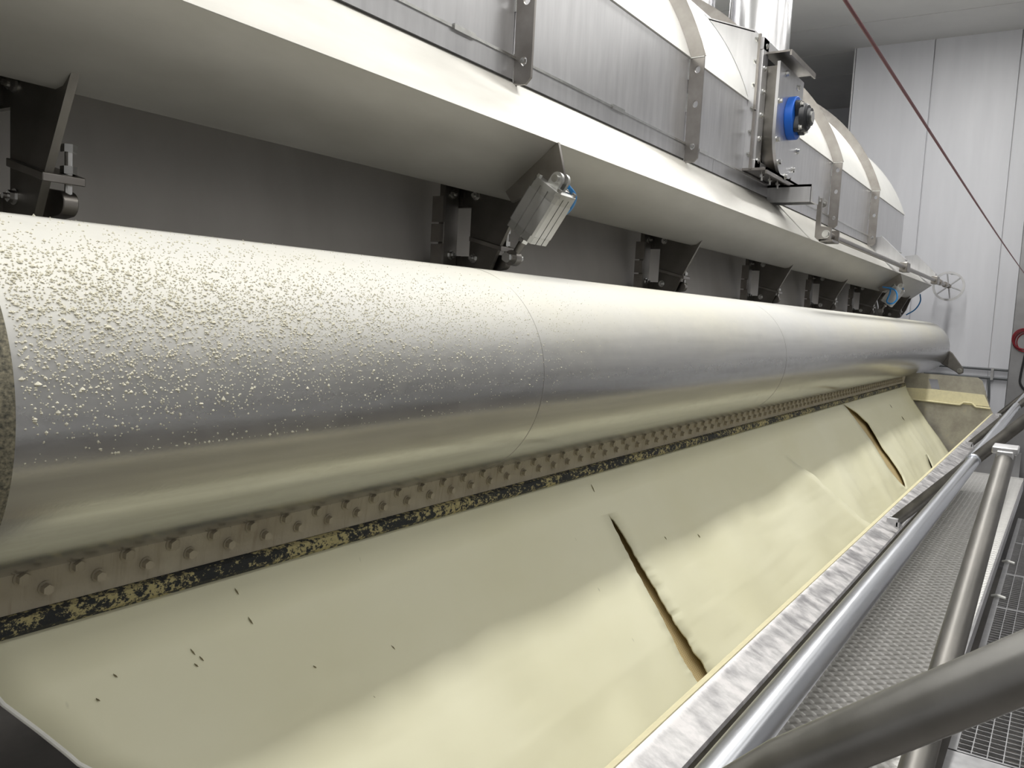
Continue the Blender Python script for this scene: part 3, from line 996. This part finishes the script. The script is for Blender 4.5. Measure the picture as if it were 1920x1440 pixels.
part('rear_panel', MB().box(XB0, XB1, 13.02, 13.08, 2.235, HIP), 'panel_steel', eh)
part('belly', MB().box(XB0, XB1, 5.2, 13.0, 2.24, 2.3), 'dark_steel', eh)


def slot(cy_, cz_, ry, rz, n=12):
    return [(cy_ + ry * math.cos(2 * math.pi * k / n), cz_ + rz * math.sin(2 * math.pi * k / n)) for k in range(n)]


def rib(xk, zlow=2.18):
    fl = [(4.82, HIP - 0.01), (4.80, 2.30), (4.79, zlow), (4.66, zlow), (4.60, zlow + 0.06), (4.60, HIP)]
    hl_ = [slot(4.69, zlow + 0.22, 0.035, 0.045), slot(4.69, zlow + 0.80, 0.04, 0.05), slot(4.69, HIP - 0.17, 0.042, 0.05)]
    r = part('rib', MB().yz(fl, xk, xk + 0.03, hl_), 'rib_steel', eh)
    ao = math.degrees(math.atan2(HIP - CZ, 4.60 - CY))
    part('roof_rib', MB().yz(arc(CY, CZ, RD + 0.21, ao, 92, 26) + arc(CY, CZ, RD, 92, a_hip, 26), xk, xk + 0.03), 'rib_steel', eh)
    part('rib_weld', MB().tube([(xk, 4.805, zlow + 0.02), (xk, 4.815, zlow + 0.30)], 0.012, 8).tube([(xk, 4.815, zlow + 0.7), (xk, 4.815, zlow + 0.95)], 0.011, 8).tube([(xk, 4.815, HIP - 0.3), (xk, 4.815, HIP - 0.02)], 0.011, 8)
         .tube([(xk, 4.60, HIP), (xk, 4.82, HIP - 0.005)], 0.012, 8), 'bolt_steel', eh)
    part('lock_bolt', MB().hexbolt((xk, 4.69, zlow + 0.22), (-1, 0, 0), 0.03, 0.03, False), 'bolt_steel', eh)


for xk in RIBX:
    rib(xk)
for xk in (6.05, 9.12, 11.9):
    part('seam_clip', MB().box(xk, xk + 0.32, 4.77, 4.80, 2.42, 2.47), 'bolt_steel', eh)

# ---- two exhaust ducts on the roof
for (xk, yk, rr, z0, lab) in ((21.0, 7.1, 0.74, 5.2, 'polished vertical duct on the roof, nearer and right of its neighbour'), (20.3, 8.75, 0.72, 6.0, 'polished vertical duct on the roof, left and farther back')):
    d0 = thing('exhaust_duct', lab, 'duct', (xk, yk, z0), 'exhaust ducts')
    part('duct_pipe', MB().tube([(xk, yk, z0), (xk, yk, CEIL * S / EYE_SCALE)], rr, 48), 'duct_steel', d0)
    part('duct_flange', MB().tube([(xk, yk, z0 + 0.62), (xk, yk, z0 + 0.72)], rr + 0.08, 48), 'rib_steel', d0)

# ---- rotor bearing unit on the side of the housing
rb = thing('rotor_unit', 'rotor housing with bolted end plate bulging from the dryer side', 'rotor', (14.7, 4.6, 3.5))
MX = 13.95
roof_edge = [(p[0], p[1]) for p in arc(CY, CZ, RD + 0.005, a_hip - 1, 138, 14)]
part('side_plate', MB().yz([(4.68, 2.52), (4.68, 4.62), (4.78, 4.72), (5.9, 5.15)] + roof_edge[::-1] + [(4.82, 2.52)], MX, MX + 0.04), 'panel_steel', rb)
part('side_plate', MB().yz([(4.68, 2.52), (4.68, 4.62), (4.78, 4.72), (5.9, 5.15)] + roof_edge[::-1] + [(4.82, 2.52)], 15.9, 15.94), 'panel_steel', rb)
part('top_plate', MB().yz([(4.78, 4.70), (5.9, 5.13), (5.9, 5.17), (4.78, 4.74)], MX, 15.94), 'panel_steel', rb)
part('flange_frame', MB().box(MX + 0.01, MX + 0.28, 4.62, 4.68, 2.52, 4.62).box(15.66, 15.94, 4.62, 4.68, 2.52, 4.62).box(MX, 15.94, 4.62, 4.68, 4.42, 4.62).box(MX, 15.94, 4.62, 4.68, 2.52, 2.66), 'panel_steel', rb, bevel=0.006)
part('flange_angle', MB().box(MX - 0.06, MX, 4.66, 4.70, 3.45, 4.66).box(MX - 0.06, MX, 4.66, 4.70, 2.5, 3.43), 'rib_steel', rb)
bz = [2.66, 3.02, 3.4, 3.78, 4.15, 4.5]
fb = part('flange_bolt', MB().hexbolt((MX + 0.15, 4.62, bz[0]), (0, -1, 0), 0.034, 0.03), 'bolt_steel', rb)
for z in bz[1:]:
    copy_part(fb, rb, (0, 0, z - bz[0]))
fb2 = part('flange_bolt', MB().hexbolt((MX, 4.73, bz[0] + 0.08), (-1, 0, 0), 0.03, 0.05, True, 0.04), 'bolt_steel', rb)
for z in bz[1:]:
    copy_part(fb2, rb, (0, 0, z - bz[0]))
CXR, CZR = 14.92, 3.36
hw = 0.72
plate = [(CXR - hw, 4.28), (CXR + hw, 4.28), (CXR + hw, 3.2)] + [(CXR + 0.86 * math.cos(math.radians(a)) * hw / 0.72 * 0.84, CZR - 0.16 + 0.74 * math.sin(math.radians(a))) for a in range(-10, -171, -16)] + [(CXR - hw, 3.2)]
drum_ = [(CXR + (p[0] - CXR) * 0.93, CZR + (p[1] - CZR) * 0.94) for p in plate]
part('rotor_casing', MB().xz(drum_, 4.45, 4.66), 'dark_steel', rb)
part('end_plate', MB().xz(plate, 4.40, 4.45), 'panel_steel', rb)
for (bx_, bz_) in ((-0.36, 0.80), (0.36, 0.74), (-0.62, 0.3), (0.62, 0.35), (-0.60, -0.32), (0.62, -0.3), (-0.42, -0.66), (0.42, -0.66), (0.0, -0.84)):
    part('plate_bolt', MB().hexbolt((CXR + bx_, 4.40, CZR + bz_), (0, -1, 0), 0.04, 0.04), 'bolt_steel', rb)
part('rain_lip', MB().box(MX + 0.15, 15.62, 4.22, 4.66, 4.38, 4.41).box(MX + 0.15, 15.62, 4.20, 4.23, 4.32, 4.41), 'rib_steel', rb)
part('foot_channel', MB().box(MX - 0.02, 15.94, 4.40, 4.84, 2.48, 2.52).box(MX - 0.02, 15.94, 4.40, 4.43, 2.42, 2.52), 'rib_steel', rb)
for xk in (14.15, 14.6, 15.05, 15.5):
    part('foot_bolt', MB().tube([(xk, 4.55, 2.34), (xk, 4.55, 2.56)], 0.018, 8).tube([(xk, 4.55, 2.40), (xk, 4.55, 2.44)], 0.042, 6).tube([(xk, 4.55, 2.525), (xk, 4.55, 2.56)], 0.042, 6), 'bolt_steel', rb)
# flange bearing
BC = (CXR, 3.50)
fbg = thing('flange_bearing', 'black flange bearing on a bright blue ring, on the rotor end plate', 'bearing', (BC[0], 4.3, BC[1]))
oval = [(BC[0] + 0.30 * math.cos(math.radians(a)) * (1 + 0.12 * abs(math.cos(2 * math.radians(a)))), BC[1] + 0.36 * math.sin(math.radians(a))) for a in range(0, 360, 12)]
part('blue_ring', MB().xz(oval, 4.26, 4.40), 'blue_plastic', fbg, 'bright blue plastic ring', bevel=0.012)
body = [(BC[0] + (0.23 + 0.07 * math.cos(4 * math.radians(a) + math.pi)) * math.cos(math.radians(a)), BC[1] + (0.27 + 0.07 * math.cos(4 * math.radians(a) + math.pi)) * math.sin(math.radians(a))) for a in range(0, 360, 10)]
part('bearing_flange', MB().xz(body, 4.17, 4.262), 'black_cast', fbg, bevel=0.012)
part('bearing_hub', MB().lathe((BC[0], 4.18, BC[1]), (0, -1, 0), [(0, 0.24), (0.08, 0.23), (0.11, 0.20), (0.11, 0.15), (0.16, 0.145), (0.16, 0.07)], 28), 'black_cast', fbg)
part('shaft_end', MB().tube([(BC[0], 4.2, BC[1]), (BC[0], 4.0, BC[1])], 0.095, 20), 'bolt_steel', fbg)
for (a, b_) in ((-0.17, 0.19), (0.17, 0.19), (-0.17, -0.19), (0.17, -0.19)):
    part('bearing_bolt', MB().hexbolt((BC[0] + a, 4.17, BC[1] + b_), (0, -1, 0), 0.04, 0.04), 'bolt_steel', fbg)

# ================================================================ DAMPER SHAFT WITH HANDWHEEL
SY, SZ = 3.90, 1.655
hwh = thing('damper_shaft', 'long thin control shaft carried by brackets along the housing', 'shaft', (25, SY, SZ))
part('shaft', MB().tube([(16.2, SY, SZ), (34.25, SY, SZ)], 0.055, 14), 'rib_steel', hwh)
part('support_arm', MB().box(15.3, 15.72, 4.03, 4.80, 2.40, 2.44).box(15.3, 15.34, 4.03, 4.80, 2.14, 2.44).box(15.68, 15.72, 4.03, 4.80, 2.14, 2.44).box(15.3, 15.72, 4.0, 4.04, 2.14, 2.44), 'panel_steel', hwh)
part('arm_bolt', MB().tube([(15.9, 4.06, 2.24), (16.35, 4.06, 2.24)], 0.03, 8).hexbolt((15.74, 4.06, 2.24), (1, 0, 0), 0.06, 0.06).hexbolt((16.28, 4.06, 2.24), (1, 0, 0), 0.06, 0.05), 'bolt_steel', hwh)
part('hanger_link', MB().yz([(4.10, 2.30), (4.02, 2.30), (4.02, 1.80), (3.82, 1.77), (3.82, 1.56), (4.02, 1.53), (4.10, 1.60)], 16.05, 16.12).yz([(3.98, 1.76), (3.78, 1.76), (3.78, 1.55), (4.02, 1.52)], 16.5, 16.56).box(16.05, 16.56, 3.78, 4.02, 1.52, 1.56), 'rib_steel', hwh)
part('link_bolt', MB().hexbolt((16.05, 3.90, SZ), (-1, 0, 0), 0.055, 0.05), 'bolt_steel', hwh)
for xk in (24.6, 30.6):
    part('shaft_bracket', MB().yz([(4.86, 2.42), (4.55, 2.46), (3.86, 1.80), (3.84, 1.58), (4.05, 1.55), (4.86, 2.15)], xk, xk + 0.05)
         .prism([(0, 0), (0.9, 0), (0.9, 0.03), (0, 0.03)], (xk, 4.55, 2.46), (0, -0.72, -0.69), (0, -0.69, 0.72), (0.30, 0, 0)), 'panel_steel', hwh)
    part('bracket_foot', MB().box(xk - 0.15, xk + 0.35, 3.80, 4.0, 1.53, 1.78), 'rib_steel', hwh, bevel=0.02)
part('universal_joint', MB().tube([(31.6, SY, SZ), (32.0, SY, SZ)], 0.10, 12).tube([(33.1, SY, SZ), (33.5, SY, SZ)], 0.10, 12), 'rib_steel', hwh)
hx = 34.25
wheel = thing('handwheel', 'spoked steel handwheel on the end of the control shaft by the far wall', 'handwheel', (hx, SY, SZ))
rimm = MB()
na = 40
pr_ = []
for k in range(na):
    a = 2 * math.pi * k / na
    for (rr, xx) in ((0.53, -0.045), (0.53, 0.045), (0.455, 0.045), (0.455, -0.045)):
        pr_.append((hx + xx, SY + rr * math.cos(a), SZ + rr * math.sin(a)))
rimm.add(pr_, [(k * 4 + j, ((k + 1) % na) * 4 + j, ((k + 1) % na) * 4 + (j + 1) % 4, k * 4 + (j + 1) % 4) for k in range(na) for j in range(4)])
part('wheel_rim', rimm, 'galvanised', wheel)
for k in range(6):
    a = math.radians(20 + 60 * k)
    part('spoke', MB().tube([(hx, SY, SZ), (hx, SY + 0.47 * math.cos(a), SZ + 0.47 * math.sin(a))], 0.025, 8), 'galvanised', wheel)
part('hub', MB().tube([(hx - 0.12, SY, SZ), (hx + 0.1, SY, SZ)], 0.085, 16), 'dark_steel', wheel)
part('grip_plate', MB().yz([(SY + 0.5 * math.cos(math.radians(a)), SZ + 0.5 * math.sin(math.radians(a))) for a in range(62, 130, 8)], hx - 0.04, hx + 0.04, [slot(SY - 0.03, SZ + 0.43, 0.02, 0.02, 8)]), 'galvanised', wheel)

# ================================================================ RED PULL CORD
EYE_SCALE = S
cp = []
for k in range(30):
    t = k / 29.0
    xk = 1.0 + 36.6 * t
    cp.append((xk, 1.30 - 0.02 * t, 1.97 - 0.21 * t - 0.10 * math.sin(math.pi * t)))
solo('pull_cord', MB().tube(cp, 0.0125, 10), 'red_cord', 'dark red emergency pull cord stretched above the walkway to the far wall', 'cord', (18, 1.3, 1.9))
